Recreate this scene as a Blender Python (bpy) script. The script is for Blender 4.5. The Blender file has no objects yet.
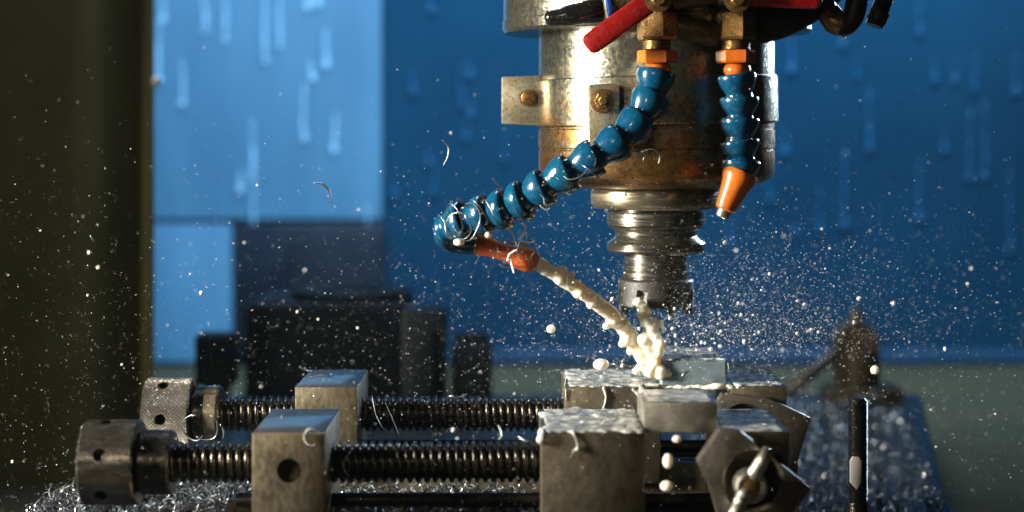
import bpy, bmesh, math, random
from mathutils import Vector, Matrix, noise as mnoise
R = math.radians
PI = math.pi
sc = bpy.context.scene
COL = sc.collection
rnd = random.Random(7)

# ------------------------------------------------------------------ camera
F = 1765.0          # focal length in picture widths of 1024
HZ = 130.0          # eye level in the picture
ZC = 159.5          # camera height over the vise jaws, mm
cam_d = bpy.data.cameras.new('camera')
cam = bpy.data.objects.new('camera', cam_d)
COL.objects.link(cam)
sc.camera = cam
cam.location = (0, 0, ZC*0.001)
cam.rotation_euler = (R(90), 0, 0)
cam_d.sensor_width = 36
cam_d.lens = F/1024*36
cam_d.shift_y = -(256-HZ)/1024
cam_d.clip_start = 0.01
cam_d.clip_end = 30
cam_d.dof.use_dof = True
cam_d.dof.focus_distance = 1.06
cam_d.dof.aperture_fstop = 4.4

# ------------------------------------------------------------------ world, exposure, lamps
w = bpy.data.worlds.new('World')
sc.world = w
w.use_nodes = True
w.node_tree.nodes['Background'].inputs[0].default_value = (0.9, 0.85, 0.6, 1)
w.node_tree.nodes['Background'].inputs[1].default_value = 0.006
sc.view_settings.view_transform = 'Standard'
sc.view_settings.look = 'None'
sc.view_settings.exposure = 0
sc.view_settings.gamma = 1
sc.cycles.use_denoising = True
sc.cycles.max_bounces = 7
sc.cycles.caustics_reflective = False
sc.cycles.caustics_refractive = False
sc.cycles.sample_clamp_indirect = 4

def area(name, loc, target, sx, sy, power, color):
    d = bpy.data.lights.new(name, 'AREA')
    d.shape = 'RECTANGLE'; d.size = sx; d.size_y = sy; d.energy = power; d.color = color
    o = bpy.data.objects.new(name, d); COL.objects.link(o)
    o.location = loc
    o.rotation_euler = (Vector(target)-Vector(loc)).to_track_quat('-Z', 'Y').to_euler()
    return o
key = area('key_lamp', (-1.10, 0.74, 0.31), (0.06, 1.10, 0.06), 0.13, 0.40, 8.6, (1, 0.92, 0.76))
key.data.spread = R(62)      # strip light; spread narrowed to keep it off the walls
rim = area('rim_lamp', (0.72, 1.98, 0.40), (0.09, 1.13, 0.22), 0.18, 0.3, 0.75, (0.62, 0.82, 1.0))
rim.data.spread = R(26)
back = area('back_lamp', (0.15, 1.85, 1.05), (0.1, 2.4, 0.15), 1.6, 0.3, 21, (0.5, 0.77, 1.0))
back.data.spread = R(112)
area('top_lamp', (-0.10, 1.50, 0.85), (0.05, 1.12, -0.02), 0.4, 0.2, 2.6, (0.85, 0.93, 1.0))
area('front_lamp', (-0.36, -0.05, 0.37), (-0.05, 1.0, -0.02), 0.07, 0.07, 0.85, (1, 0.86, 0.62))

# ------------------------------------------------------------------ helpers
MM = 0.001
def V(x, y, Y):
    """world point (metres) of a place seen at picture x, y and Y mm away"""
    return Vector(((x-512)*Y/F, Y, ZC-(y-HZ)*Y/F))*MM
def tag(o, label=None, cat=None, group=None, kind=None):
    if label: o['label'] = label
    if cat: o['category'] = cat
    if group: o['group'] = group
    if kind: o['kind'] = kind
    return o
ORIG = {}
def thing(name, loc, label, cat, group=None):
    o = bpy.data.objects.new(name, None); COL.objects.link(o)
    o.empty_display_size = 0.01
    o.location = loc
    ORIG[o] = Vector(loc)
    return tag(o, label, cat, group)
def obj(name, bm, mat, parent=None, smooth=None, origin=None):
    """link bm (world metres) as one mesh object under parent"""
    if parent is not None:
        org = ORIG[parent]
    else:
        org = Vector(origin) if origin is not None else None
        if org is None:
            n = max(1, len(bm.verts)); c = Vector((0, 0, 0))
            for v in bm.verts: c += v.co
            org = c/n
    bmesh.ops.translate(bm, verts=bm.verts[:], vec=-org)
    me = bpy.data.meshes.new(name)
    bm.to_mesh(me); bm.free()
    return link(name, me, mat, parent, smooth, org)
def link(name, me, mat, parent, smooth, org):
    if mat:
        me.materials.clear(); me.materials.append(mat)
    if smooth is not None:
        if smooth is True:
            me.polygons.foreach_set('use_smooth', [True]*len(me.polygons))
        else:
            me.set_sharp_from_angle(angle=R(smooth))
            me.polygons.foreach_set('use_smooth', [True]*len(me.polygons))
    o = bpy.data.objects.new(name, me); COL.objects.link(o)
    if parent is not None:
        o.parent = parent
    else:
        o.location = org
    ORIG[o] = org.copy()
    return o
def cut(name, bm, cutters, mat, parent, smooth=30):
    """bm minus the cutter meshes"""
    me = bpy.data.meshes.new(name); bm.to_mesh(me); bm.free()
    a = bpy.data.objects.new('tmp', me); COL.objects.link(a)
    tmp = [a]
    for c in cutters:
        m2 = bpy.data.meshes.new('tmp'); c.to_mesh(m2); c.free()
        b = bpy.data.objects.new('tmp', m2); COL.objects.link(b); tmp.append(b)
        md = a.modifiers.new('b', 'BOOLEAN'); md.operation = 'DIFFERENCE'; md.object = b; md.solver = 'EXACT'
    bpy.context.view_layer.update()
    res = bpy.data.meshes.new_from_object(a.evaluated_get(bpy.context.evaluated_depsgraph_get()))
    for t in tmp: bpy.data.objects.remove(t)
    org = ORIG[parent]
    res.transform(Matrix.Translation(-org))
    res.name = name
    return link(name, res, mat, parent, smooth, org)
def blob_mesh(bm, voxel=0.7, smooth=4, disp=0.0, dscale=4.0):
    """melt everything in bm into one liquid surface (mm sizes)"""
    me = bpy.data.meshes.new('tmp'); bm.to_mesh(me); bm.free()
    a = bpy.data.objects.new('tmp', me); COL.objects.link(a)
    m = a.modifiers.new('r', 'REMESH'); m.mode = 'VOXEL'; m.voxel_size = voxel*MM
    s = a.modifiers.new('s', 'SMOOTH'); s.iterations = smooth; s.factor = 0.5
    bpy.context.view_layer.update()
    res = bpy.data.meshes.new_from_object(a.evaluated_get(bpy.context.evaluated_depsgraph_get()))
    bpy.data.objects.remove(a)
    b2 = bmesh.new(); b2.from_mesh(res)
    bpy.data.meshes.remove(res)
    if disp:
        b2.normal_update()
        for v in b2.verts:
            p = v.co*1000/dscale
            v.co += v.normal*disp*MM*mnoise.noise(p)
    return b2
def box(bm, x0, x1, y0, y1, z0, z1, bev=0.6, seg=2):
    """mm"""
    vs = [bm.verts.new(Vector((x, y, z))*MM) for x in (x0, x1) for y in (y0, y1) for z in (z0, z1)]
    fs = []
    for q in ((0,1,3,2),(4,6,7,5),(0,4,5,1),(2,3,7,6),(0,2,6,4),(1,5,7,3)):
        fs.append(bm.faces.new([vs[i] for i in q]))
    bmesh.ops.recalc_face_normals(bm, faces=fs)
    if bev:
        es = list({e for f in fs for e in f.edges})
        bmesh.ops.bevel(bm, geom=es, offset=bev*MM, segments=seg, profile=0.5, affect='EDGES')
    return bm
def frame(d):
    d = Vector(d).normalized()
    a = Vector((0, 0, 1)) if abs(d.z) < 0.9 else Vector((0, 1, 0))
    u = d.cross(a).normalized(); v = d.cross(u).normalized()
    return d, u, v
def lathe(bm, o, d, prof, seg=48, closed=True, rot=0.0):
    """profile of (distance along d, radius) in mm, round the axis from o (metres)"""
    d, u, v = frame(d)
    rings = []
    for h, r in prof:
        ring = []
        for i in range(seg):
            a = 2*PI*i/seg+rot
            ring.append(bm.verts.new(o+d*h*MM+(u*math.cos(a)+v*math.sin(a))*r*MM))
        rings.append(ring)
    fs = []
    for k in range(len(rings)-1):
        a, b = rings[k], rings[k+1]
        for i in range(seg):
            j = (i+1) % seg
            fs.append(bm.faces.new((a[i], a[j], b[j], b[i])))
    if closed:
        fs.append(bm.faces.new(rings[0])); fs.append(bm.faces.new(list(reversed(rings[-1]))))
    bmesh.ops.recalc_face_normals(bm, faces=fs)
    return bm
def tube(bm, pts, rad, seg=12, closed=True):
    """pts metres, rad mm or list"""
    n = len(pts)
    if not isinstance(rad, (list, tuple)): rad = [rad]*n
    prev = None; rings = []
    for i, p in enumerate(pts):
        t = (pts[min(i+1, n-1)]-pts[max(i-1, 0)]).normalized()
        if prev is None:
            _, u, v = frame(t)
        else:
            u = (prev-t*prev.dot(t)).normalized(); v = t.cross(u)
        prev = u
        rings.append([bm.verts.new(p+(u*math.cos(2*PI*k/seg)+v*math.sin(2*PI*k/seg))*rad[i]*MM) for k in range(seg)])
    fs = []
    for k in range(n-1):
        for i in range(seg):
            j = (i+1) % seg
            fs.append(bm.faces.new((rings[k][i], rings[k][j], rings[k+1][j], rings[k+1][i])))
    if closed:
        fs.append(bm.faces.new(list(reversed(rings[0])))); fs.append(bm.faces.new(rings[-1]))
    bmesh.ops.recalc_face_normals(bm, faces=fs)
    return bm
def spline(pts, n=8):
    out = []
    for i in range(len(pts)-1):
        p0 = pts[max(i-1, 0)]; p1 = pts[i]; p2 = pts[i+1]; p3 = pts[min(i+2, len(pts)-1)]
        for k in range(n):
            t = k/n
            out.append(0.5*((2*p1)+(p2-p0)*t+(2*p0-5*p1+4*p2-p3)*t*t+(3*p1-p0-3*p2+p3)*t**3))
    out.append(pts[-1].copy())
    return out
def ball(bm, c, r, sub=2, sc3=(1, 1, 1), rot=None):
    m = Matrix.Translation(c)
    if rot is not None: m = m @ rot
    m = m @ Matrix.Diagonal((sc3[0]*r*MM, sc3[1]*r*MM, sc3[2]*r*MM, 1))
    bmesh.ops.create_icosphere(bm, subdivisions=sub, radius=1, matrix=m)
    return bm
def plate(bm, px, Yf, th, bev=0.6, dz=0):
    """a flat plate: its outline as picture points at distance Yf (mm), th mm thick, going back"""
    a = [bm.verts.new(V(x, y, Yf)) for x, y in px]
    b = [bm.verts.new(v.co+Vector((0, th*MM, 0))) for v in a]
    fs = [bm.faces.new(a), bm.faces.new(list(reversed(b)))]
    n = len(a)
    for i in range(n):
        j = (i+1) % n
        fs.append(bm.faces.new((a[i], b[i], b[j], a[j])))
    bmesh.ops.recalc_face_normals(bm, faces=fs)
    if bev:
        es = list({e for f in fs for e in f.edges})
        bmesh.ops.bevel(bm, geom=es, offset=bev*MM, segments=2, profile=0.5, affect='EDGES')
    return bm
def N(): return bmesh.new()

# ------------------------------------------------------------------ materials
class Mat:
    def __init__(s, name):
        s.m = bpy.data.materials.new(name); s.m.use_nodes = True
        s.t = s.m.node_tree; s.b = s.t.nodes['Principled BSDF']
        s.co = s.t.nodes.new('ShaderNodeTexCoord').outputs['Object']
    def set(s, **k):
        for a, v in k.items():
            i = s.b.inputs[a.replace('_', ' ')]
            if hasattr(v, 'default_value') and hasattr(v, 'links'): s.t.links.new(v, i)
            elif isinstance(v, tuple): i.default_value = (*v, 1) if (len(v) == 3 and i.type == 'RGBA') else v
            else: i.default_value = v
        return s
    def noise(s, scale, detail=4, rough=0.6, stretch=None, dist=0.0):
        n = s.t.nodes.new('ShaderNodeTexNoise')
        n.inputs['Scale'].default_value = scale; n.inputs['Detail'].default_value = detail
        n.inputs['Roughness'].default_value = rough; n.inputs['Distortion'].default_value = dist
        co = s.co
        if stretch:
            mp = s.t.nodes.new('ShaderNodeMapping'); mp.inputs['Scale'].default_value = stretch
            s.t.links.new(co, mp.inputs[0]); co = mp.outputs[0]
        s.t.links.new(co, n.inputs['Vector'])
        return n.outputs['Fac']
    def voro(s, scale):
        n = s.t.nodes.new('ShaderNodeTexVoronoi'); n.inputs['Scale'].default_value = scale
        s.t.links.new(s.co, n.inputs['Vector']); return n.outputs['Distance']
    def ramp(s, fac, stops):
        n = s.t.nodes.new('ShaderNodeValToRGB')
        el = n.color_ramp.elements
        while len(el) < len(stops): el.new(0.5)
        for e, (p, c) in zip(el, stops):
            e.position = p; e.color = (*c, 1) if isinstance(c, tuple) else (c, c, c, 1)
        s.t.links.new(fac, n.inputs[0]); return n.outputs[0]
    def math(s, op, a, b=0.0, clamp=False):
        n = s.t.nodes.new('ShaderNodeMath'); n.operation = op; n.use_clamp = clamp
        for i, v in enumerate((a, b)):
            if hasattr(v, 'links'): s.t.links.new(v, n.inputs[i])
            else: n.inputs[i].default_value = v
        return n.outputs[0]
    def mix(s, f, a, b):
        n = s.t.nodes.new('ShaderNodeMix'); n.data_type = 'RGBA'
        for i, v in ((n.inputs[0], f), (n.inputs[6], a), (n.inputs[7], b)):
            if hasattr(v, 'links'): s.t.links.new(v, i)
            elif isinstance(v, tuple): i.default_value = (*v, 1)
            else: i.default_value = v
        return n.outputs[2]
    def xyz(s):
        n = s.t.nodes.new('ShaderNodeSeparateXYZ'); s.t.links.new(s.co, n.inputs[0]); return n.outputs
    def bump(s, h, strength=0.3, dist=0.0005):
        n = s.t.nodes.new('ShaderNodeBump'); n.inputs['Strength'].default_value = strength
        n.inputs['Distance'].default_value = dist
        s.t.links.new(h, n.inputs['Height']); s.t.links.new(n.outputs[0], s.b.inputs['Normal']); return s

def steel(name, c1, c2, rough=0.32, metal=0.85, spots=0.5, scale=60, bump=0.25, grain=None, stain=(0.05, 0.04, 0.025), top=None):
    m = Mat(name)
    big = m.noise(scale, 5, 0.62)
    base = m.mix(m.ramp(big, [(0.35, 0.0), (0.68, 1.0)]), c1, c2)
    sp = m.ramp(m.noise(scale*9, 3, 0.6), [(0.56, 0.0), (0.68, 1.0)])
    sp2 = m.math('MULTIPLY', sp, spots)
    base = m.mix(sp2, base, stain)
    fine = m.noise(scale*6, 4, 0.65, grain)
    rg = m.ramp(fine, [(0.3, max(rough-0.12, 0.04)), (0.7, rough+0.16)])
    if top is not None:      # upper side ground smooth and wet
        g = m.t.nodes.new('ShaderNodeNewGeometry'); sx = m.t.nodes.new('ShaderNodeSeparateXYZ')
        m.t.links.new(g.outputs['True Normal'], sx.inputs[0])
        up = m.math('GREATER_THAN', sx.outputs[2], 0.8)
        tr = m.ramp(m.noise(scale*2, 4), [(0.35, top*0.6), (0.75, top*1.8)])
        mx = m.t.nodes.new('ShaderNodeMix'); m.t.links.new(up, mx.inputs[0]); m.t.links.new(rg, mx.inputs[2]); m.t.links.new(tr, mx.inputs[3])
        rg = mx.outputs[0]
    m.set(Base_Color=base, Metallic=metal, Roughness=rg)
    m.bump(m.math('ADD', fine, m.math('MULTIPLY', sp, -0.4)), bump, 0.0006)
    return m.m
def plastic(name, c, c2, rough=0.22, spots=0.4, coat=0.3):
    m = Mat(name)
    n = m.noise(70, 4, 0.6)
    base = m.mix(m.ramp(n, [(0.4, 0.0), (0.75, 1.0)]), c, c2)
    s = m.math('MULTIPLY', m.ramp(m.noise(500, 3), [(0.58, 0.0), (0.68, 1.0)]), spots)
    base = m.mix(s, base, (0.35, 0.33, 0.27))
    m.set(Base_Color=base, Roughness=m.ramp(m.noise(200, 3), [(0.3, rough*0.6), (0.7, rough*1.8)]), Coat_Weight=coat, Coat_Roughness=0.08)
    m.bump(m.noise(350, 3), 0.25, 0.0004)
    return m.m

# spindle housing: galvanised grey metal, oil-stained, rusting towards its lower edge
def housing_mat():
    m = Mat('stained_housing_metal')
    z = m.xyz()[2]
    big = m.noise(28, 6, 0.65)
    fine = m.noise(330, 5, 0.7)
    base = m.mix(m.ramp(big, [(0.35, 0.0), (0.7, 1.0)]), (0.38, 0.385, 0.33), (0.19, 0.205, 0.175))
    base = m.mix(m.ramp(fine, [(0.47, 0.0), (0.66, 0.6)]), base, (0.48, 0.41, 0.22))
    # rust by height: origin at the lower end of the spindle, metres
    h = m.math('DIVIDE', z, 0.092)
    rusty = m.math('ADD', m.math('SUBTRACT', 1.04, h), m.math('MULTIPLY', m.math('SUBTRACT', m.noise(45, 6, 0.7, (1, 1, 2.2)), 0.5), 1.9), True)
    base = m.mix(m.ramp(rusty, [(0.30, 0.0), (0.85, 0.9)]), base, m.mix(m.ramp(m.noise(160, 5, 0.7), [(0.3, 0.0), (0.7, 1.0)]), (0.50, 0.24, 0.045), (0.19, 0.072, 0.014)))
    pits = m.ramp(m.noise(430, 4, 0.65), [(0.57, 0.0), (0.65, 1.0)])
    base = m.mix(m.math('MULTIPLY', pits, 0.75), base, (0.04, 0.03, 0.015))
    m.set(Base_Color=base, Metallic=0.93, Roughness=m.ramp(m.math('ADD', m.math('MULTIPLY', fine, 0.7), m.math('MULTIPLY', rusty, 0.25)), [(0.2, 0.12), (0.75, 0.36)]))
    m.bump(m.math('SUBTRACT', m.noise(300, 5, 0.7), m.math('MULTIPLY', pits, 0.6)), 0.16, 0.0005)
    return m.m
M = {}
M['housing'] = housing_mat()
M['jaw'] = steel('ground_jaw_steel', (0.255, 0.22, 0.155), (0.215, 0.185, 0.13), 0.38, 0.82, 0.25, 70, 0.06, (1, 1, 0.45), top=0.12)
M['jaw_wet'] = steel('wet_jaw_steel', (0.21, 0.185, 0.135), (0.15, 0.13, 0.095), 0.36, 0.75, 0.4, 45, 0.07, (1, 1, 0.45), top=0.12)
M['dark_steel'] = steel('blackened_steel', (0.075, 0.07, 0.062), (0.03, 0.028, 0.025), 0.26, 0.8, 0.3, 70, 0.25)
M['collar'] = steel('worn_collar_steel', (0.24, 0.225, 0.20), (0.11, 0.10, 0.09), 0.17, 0.9, 0.4, 60, 0.2, (0.3, 1, 1))
M['screw'] = steel('oily_screw_steel', (0.085, 0.08, 0.07), (0.025, 0.023, 0.02), 0.2, 0.92, 0.3, 120, 0.15)
M['plate'] = steel('brown_steel_plate', (0.12, 0.108, 0.09), (0.07, 0.063, 0.052), 0.4, 0.5, 0.3, 50, 0.2)
M['nickel'] = steel('bright_nickel', (0.74, 0.72, 0.64), (0.55, 0.53, 0.46), 0.3, 0.95, 0.25, 80, 0.1)
M['holder'] = steel('polished_holder_steel', (0.44, 0.42, 0.36), (0.32, 0.30, 0.26), 0.17, 0.95, 0.2, 40, 0.06, (0.15, 0.15, 3))
M['nose'] = steel('worn_nose_ring_steel', (0.48, 0.44, 0.34), (0.30, 0.25, 0.16), 0.26, 0.92, 0.3, 40, 0.1, (0.15, 0.15, 3), (0.2, 0.1, 0.03))
M['cutter'] = steel('grey_cutter_steel', (0.09, 0.09, 0.088), (0.05, 0.05, 0.05), 0.45, 0.7, 0.5, 90, 0.3)
M['brass'] = steel('dirty_brass', (0.42, 0.26, 0.10), (0.24, 0.13, 0.05), 0.3, 0.85, 0.6, 110, 0.35)
M['old_pipe'] = steel('grimy_pipe', (0.20, 0.15, 0.075), (0.07, 0.055, 0.03), 0.36, 0.7, 0.6, 120, 0.6)
M['grime'] = steel('oily_black_casting', (0.05, 0.04, 0.025), (0.02, 0.016, 0.01), 0.35, 0.5, 0.4, 90, 0.6)
M['bracket'] = steel('stained_zinc_bracket', (0.52, 0.50, 0.40), (0.40, 0.33, 0.2), 0.33, 0.8, 0.5, 70, 0.25, None, (0.25, 0.12, 0.03))
M['alu'] = steel('milled_aluminium', (0.50, 0.48, 0.42), (0.26, 0.25, 0.22), 0.24, 0.6, 0.25, 90, 0.2, (0.25, 1, 2.0))
M['bright_block'] = steel('polished_block', (0.27, 0.35, 0.41), (0.22, 0.30, 0.36), 0.22, 0.45, 0.06, 25, 0.03)  # cool reflection on the polished face put into a bluish base colour
M['black_rubber'] = plastic('black_plastic_cap', (0.008, 0.008, 0.008), (0.012, 0.012, 0.011), 0.14, 0.08)
M['blue_hose'] = plastic('blue_hose_plastic', (0.001, 0.048, 0.118), (0.002, 0.072, 0.13), 0.16, 0.10, 0.6)
M['blue_ring'] = plastic('blue_ring_plastic', (0.01, 0.06, 0.30), (0.01, 0.08, 0.35), 0.2, 0.1)
M['orange'] = plastic('orange_plastic', (0.60, 0.14, 0.010), (0.48, 0.095, 0.008), 0.28, 0.25)
M['orange_red'] = plastic('red_orange_nozzle_plastic', (0.60, 0.125, 0.025), (0.48, 0.085, 0.018), 0.3, 0.3)
M['red'] = plastic('red_lever_vinyl', (0.30, 0.008, 0.008), (0.22, 0.006, 0.006), 0.25, 0.12)

# knurled steel: diamond pattern round the screw axis (object x = axis)
def knurl_mat(axis_z):
    m = Mat('knurled_steel')
    o = m.xyz()
    zz = m.math('SUBTRACT', o[2], axis_z)
    ang = m.math('ARCTAN2', zz, o[1])
    a = m.math('MULTIPLY', ang, 30.0)
    x = m.math('MULTIPLY', o[0], 1300.0)
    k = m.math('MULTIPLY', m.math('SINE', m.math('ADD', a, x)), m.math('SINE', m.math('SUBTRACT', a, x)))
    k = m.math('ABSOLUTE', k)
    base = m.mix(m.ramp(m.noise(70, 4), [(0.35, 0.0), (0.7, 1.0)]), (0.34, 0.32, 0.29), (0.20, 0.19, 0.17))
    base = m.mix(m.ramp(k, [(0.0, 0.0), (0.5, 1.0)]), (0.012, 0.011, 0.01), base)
    m.set(Base_Color=base, Metallic=0.9, Roughness=0.25)
    m.bump(k, 1.0, 0.0012)
    return m.m

def milk_mat():
    m = Mat('milky_coolant')
    n = m.noise(120, 3)
    m.set(Base_Color=m.mix(n, (0.92, 0.83, 0.69), (0.94, 0.89, 0.79)), Roughness=0.12, Subsurface_Weight=0.9,
          Subsurface_Radius=(0.005, 0.0042, 0.0036), Subsurface_Scale=1.0, Coat_Weight=0.4)
    m.b.inputs['Coat Roughness'].default_value = 0.03
    return m.m
M['milk'] = milk_mat()
def film_mat():
    m = Mat('thin_milky_film')
    f = m.ramp(m.noise(90, 5, 0.65), [(0.38, 0.0), (0.66, 1.0)])
    m.set(Base_Color=m.mix(f, (0.75, 0.80, 0.80), (0.92, 0.91, 0.85)), Roughness=0.1,
          Transmission_Weight=m.ramp(f, [(0.0, 0.80), (1.0, 0.15)]), IOR=1.33)
    m.bump(m.noise(220, 4, 0.6), 0.4, 0.0008)
    return m.m
M['film'] = film_mat()
def spray_mat():
    m = Mat('spray')
    m.set(Base_Color=(0.86, 0.86, 0.82), Roughness=0.2, Specular_IOR_Level=0.6)
    return m.m
M['spray'] = spray_mat()
def chip_mat():
    m = Mat('bright_chip')
    m.set(Base_Color=m.mix(m.noise(60, 2), (0.38, 0.40, 0.42), (0.10, 0.115, 0.13)), Metallic=0.95, Roughness=0.32)
    return m.m
M['chip'] = chip_mat()

def paint(name, c1, c2, rough=0.4, scale=3, bump=0.05):
    m = Mat(name)
    m.set(Base_Color=m.mix(m.ramp(m.noise(scale, 5), [(0.3, 0.0), (0.7, 1.0)]), c1, c2), Roughness=m.ramp(m.noise(scale*4, 4), [(0.3, rough-0.08), (0.7, rough+0.12)]))
    m.bump(m.noise(scale*20, 3), bump, 0.001)
    return m.m
def matte(m):
    m.node_tree.nodes['Principled BSDF'].inputs['Specular IOR Level'].default_value = 0.08
    return m
M['wall'] = paint('blue_enclosure_paint', (0.0046, 0.054, 0.112), (0.0026, 0.031, 0.070), 0.8, 2.2)
matte(M['wall'])
M['navy'] = paint('dark_navy_paint', (0.004, 0.014, 0.032), (0.003, 0.010, 0.024), 0.45, 6)
M['olive'] = paint('olive_enclosure_paint', (0.17, 0.155, 0.05), (0.11, 0.10, 0.03), 0.85, 5)
M['floor'] = paint('olive_tray_paint', (0.046, 0.036, 0.014), (0.030, 0.026, 0.011), 0.85, 6)
M['pale'] = paint('flat_painted_glint', (0.30, 0.29, 0.27), (0.2, 0.195, 0.18), 0.4, 60)
M['pale'] = paint('flat_painted_glint', (0.30, 0.29, 0.27), (0.2, 0.195, 0.18), 0.4, 60)  # bright reflection on the stud's flat, painted in as a pale colour
M['seal'] = paint('black_rubber_seal', (0.030, 0.028, 0.010), (0.022, 0.02, 0.008), 0.85, 8)
M['trim'] = paint('pale_blue_trim', (0.012, 0.06, 0.13), (0.010, 0.05, 0.11), 0.4, 6)
M['table'] = steel('wet_table_iron', (0.06, 0.075, 0.09), (0.03, 0.036, 0.042), 0.25, 0.7, 0.3, 20, 0.3)
M['drum'] = paint('black_casting_paint', (0.006, 0.008, 0.011), (0.004, 0.005, 0.007), 0.6, 10)
matte(M['drum'])
M['drum_side'] = paint('grey_casting_paint', (0.010, 0.014, 0.018), (0.007, 0.009, 0.012), 0.4, 10)
matte(M['drum_side'])
M['tan_iron'] = steel('tan_cast_iron', (0.05, 0.037, 0.02), (0.022, 0.017, 0.01), 0.4, 0.4, 0.3, 30, 0.2)
def window_mat():
    m = Mat('backlit_window_glass')
    f = m.noise(5, 4, 0.5, (2.2, 1, 0.6))
    c = m.mix(m.ramp(f, [(0.36, 0.0), (0.72, 1.0)]), (0.045, 0.24, 0.55), (0.10, 0.42, 0.85))
    m.set(Base_Color=(0.05, 0.1, 0.16), Roughness=0.7, Specular_IOR_Level=0.2, Emission_Color=c, Emission_Strength=0.46)
    return m.m
M['window'] = window_mat()
def streak_mat(name, c):
    m = Mat(name)
    m.set(Base_Color=c, Roughness=0.15)
    return m.m
M['streak'] = streak_mat('wall_water_painted_gleam', (0.013, 0.10, 0.225))  # faint gleam of the wall drips is put into their blue
M['streak_lit'] = streak_mat('window_water_painted_gleam', (0.34, 0.62, 0.86))  # paler copy: light caught by the window drips is put into their colour

# ------------------------------------------------------------------ setting
def pt(o, *a): pass
tag(obj('floor', box(N(), -1500, 1500, 300, 2420, -190, -160, 0), M['floor'], origin=(0, 1.3, -0.16)), kind='structure')
tag(obj('back_wall', box(N(), -1500, 1500, 2400, 2430, -160.5, 1100, 0), M['wall'], origin=(0, 2.4, 0)), kind='structure')
b = N()        # sheet wall; edge groove added, shaped so its hollow shades to a dark band
prof = [(-1000, 1585), (-398, 1585), (-386, 1587), (-378, 1593), (-372, 1604), (-367, 1618), (-361, 1630), (-353, 1636), (-345, 1632), (-340, 1622), (-338, 1610), (-335, 1599), (-329, 1594), (-325, 1595), (-324, 1599), (-327, 1604), (-345, 1648), (-1000, 1650)]
lo = [b.verts.new(Vector((x, y, -160))*MM) for x, y in prof]; hi = [b.verts.new(Vector((x, y, 800))*MM) for x, y in prof]
for k in range(len(prof)):
    q = (k+1) % len(prof); b.faces.new((lo[k], lo[q], hi[q], hi[k]))
b.faces.new(lo); b.faces.new(list(reversed(hi)))
bmesh.ops.recalc_face_normals(b, faces=b.faces[:])
tag(obj('side_wall', b, M['olive'], None, 50, (-0.6, 1.6, 0)), kind='structure')
tb = N()
poly = [(-300, 880), (300, 880), (318, 1300), (418, 1800), (-290, 1800)]
va = [tb.verts.new(Vector((x, y, -110))*MM) for x, y in poly]
vb = [tb.verts.new(Vector((x, y, -158))*MM) for x, y in poly]
tb.faces.new(va); tb.faces.new(list(reversed(vb)))
for i in range(5): tb.faces.new((va[i], vb[i], vb[(i+1) % 5], va[(i+1) % 5]))
bmesh.ops.recalc_face_normals(tb, faces=tb.faces[:])
bmesh.ops.bevel(tb, geom=tb.edges[:], offset=0.003, segments=2, affect='EDGES')
tag(obj('machine_table', tb, M['table'], origin=(0, 1.3, -0.11)), kind='structure')
b = N(); box(b, -180, 1400, 2386, 2399, -159, -139, 2)
tag(obj('wall_trim', b, M['trim'], None, 30, (0.5, 2.39, -0.15)), kind='structure')

win = thing('window', V(267, 219, 2398), 'bright blue backlit window in the wall behind the vises', 'window')
def wall_rect(x0, x1, y0, y1, Y0, Y1, bev):
    a = V(x0, y1, Y0); c = V(x1, y0, Y0)
    return box(N(), a.x*1000, c.x*1000, Y0, Y1, a.z*1000, c.z*1000, bev)
obj('pane', wall_rect(140, 381, -160, 219, 2384, 2399, 2), M['window'], win, 30)
obj('pane', wall_rect(140, 231, 224, 362, 2384, 2399, 2), M['window'], win, 30)
t = thing('wall_panel', V(307, 290, 2390), 'dark navy panel on the wall under the bright window', 'panel')
obj('panel_board', wall_rect(234, 384, 224, 352, 2376, 2399, 4), M['navy'], t, 30)
obj('panel_rib', wall_rect(292, 300, 226, 350, 2368, 2375.5, 2), M['navy'], t, 30)

# water running down the wall and the window
def streak(x, y0, y1, wpx, label, group):
    Y = 2380 if x < 384 else 2396
    k = Y/F
    bm = N()
    n = 9; top = V(x, y0, Y); bot = V(x, y1, Y)
    pts = []; rad = []
    for i in range(n):
        s = i/(n-1)
        p = top.lerp(bot, s); p.x += (rnd.uniform(-1.2, 1.2)+1.3*math.sin(s*3+x))*MM*k/1.4
        pts.append(p); rad.append(wpx*k*(0.05+0.15*s)*(0.7+0.6*rnd.random()))
    tube(bm, pts, rad, 8)
    ball(bm, bot, wpx*k*0.36, 2, (1, 0.7, 1.2))
    for v in bm.verts: v.co.y = Y*MM+(v.co.y-Y*MM)*0.35
    o = obj('water_streak', bm, M['streak_lit' if x < 384 else 'streak'], None, True)
    tag(o, label, 'water streak', group)
L1 = 'pale blurred water streak with a bead running down the bright window'
for x, y0, y1, wd in ((163, -10, 20, 9), (158, 20, 80, 12), (182, 60, 103, 10), (308, -30, 7, 10), (326, 30, 65, 10), (304, 85, 138, 10),
                      (334, 115, 150, 10), (312, 60, 78, 10), (252, 120, 178, 9), (254, 150, 300, 10), (318, -25, 3, 10), (240, 170, 189, 11), (205, -40, 30, 9), (265, -30, 60, 9), (225, -40, 40, 8), (280, -20, 45, 8)):
    streak(x, y0, y1, wd, L1, 'water streaks on the window')
L2 = 'faint blue water streak with a round bead on the blue wall'
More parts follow.
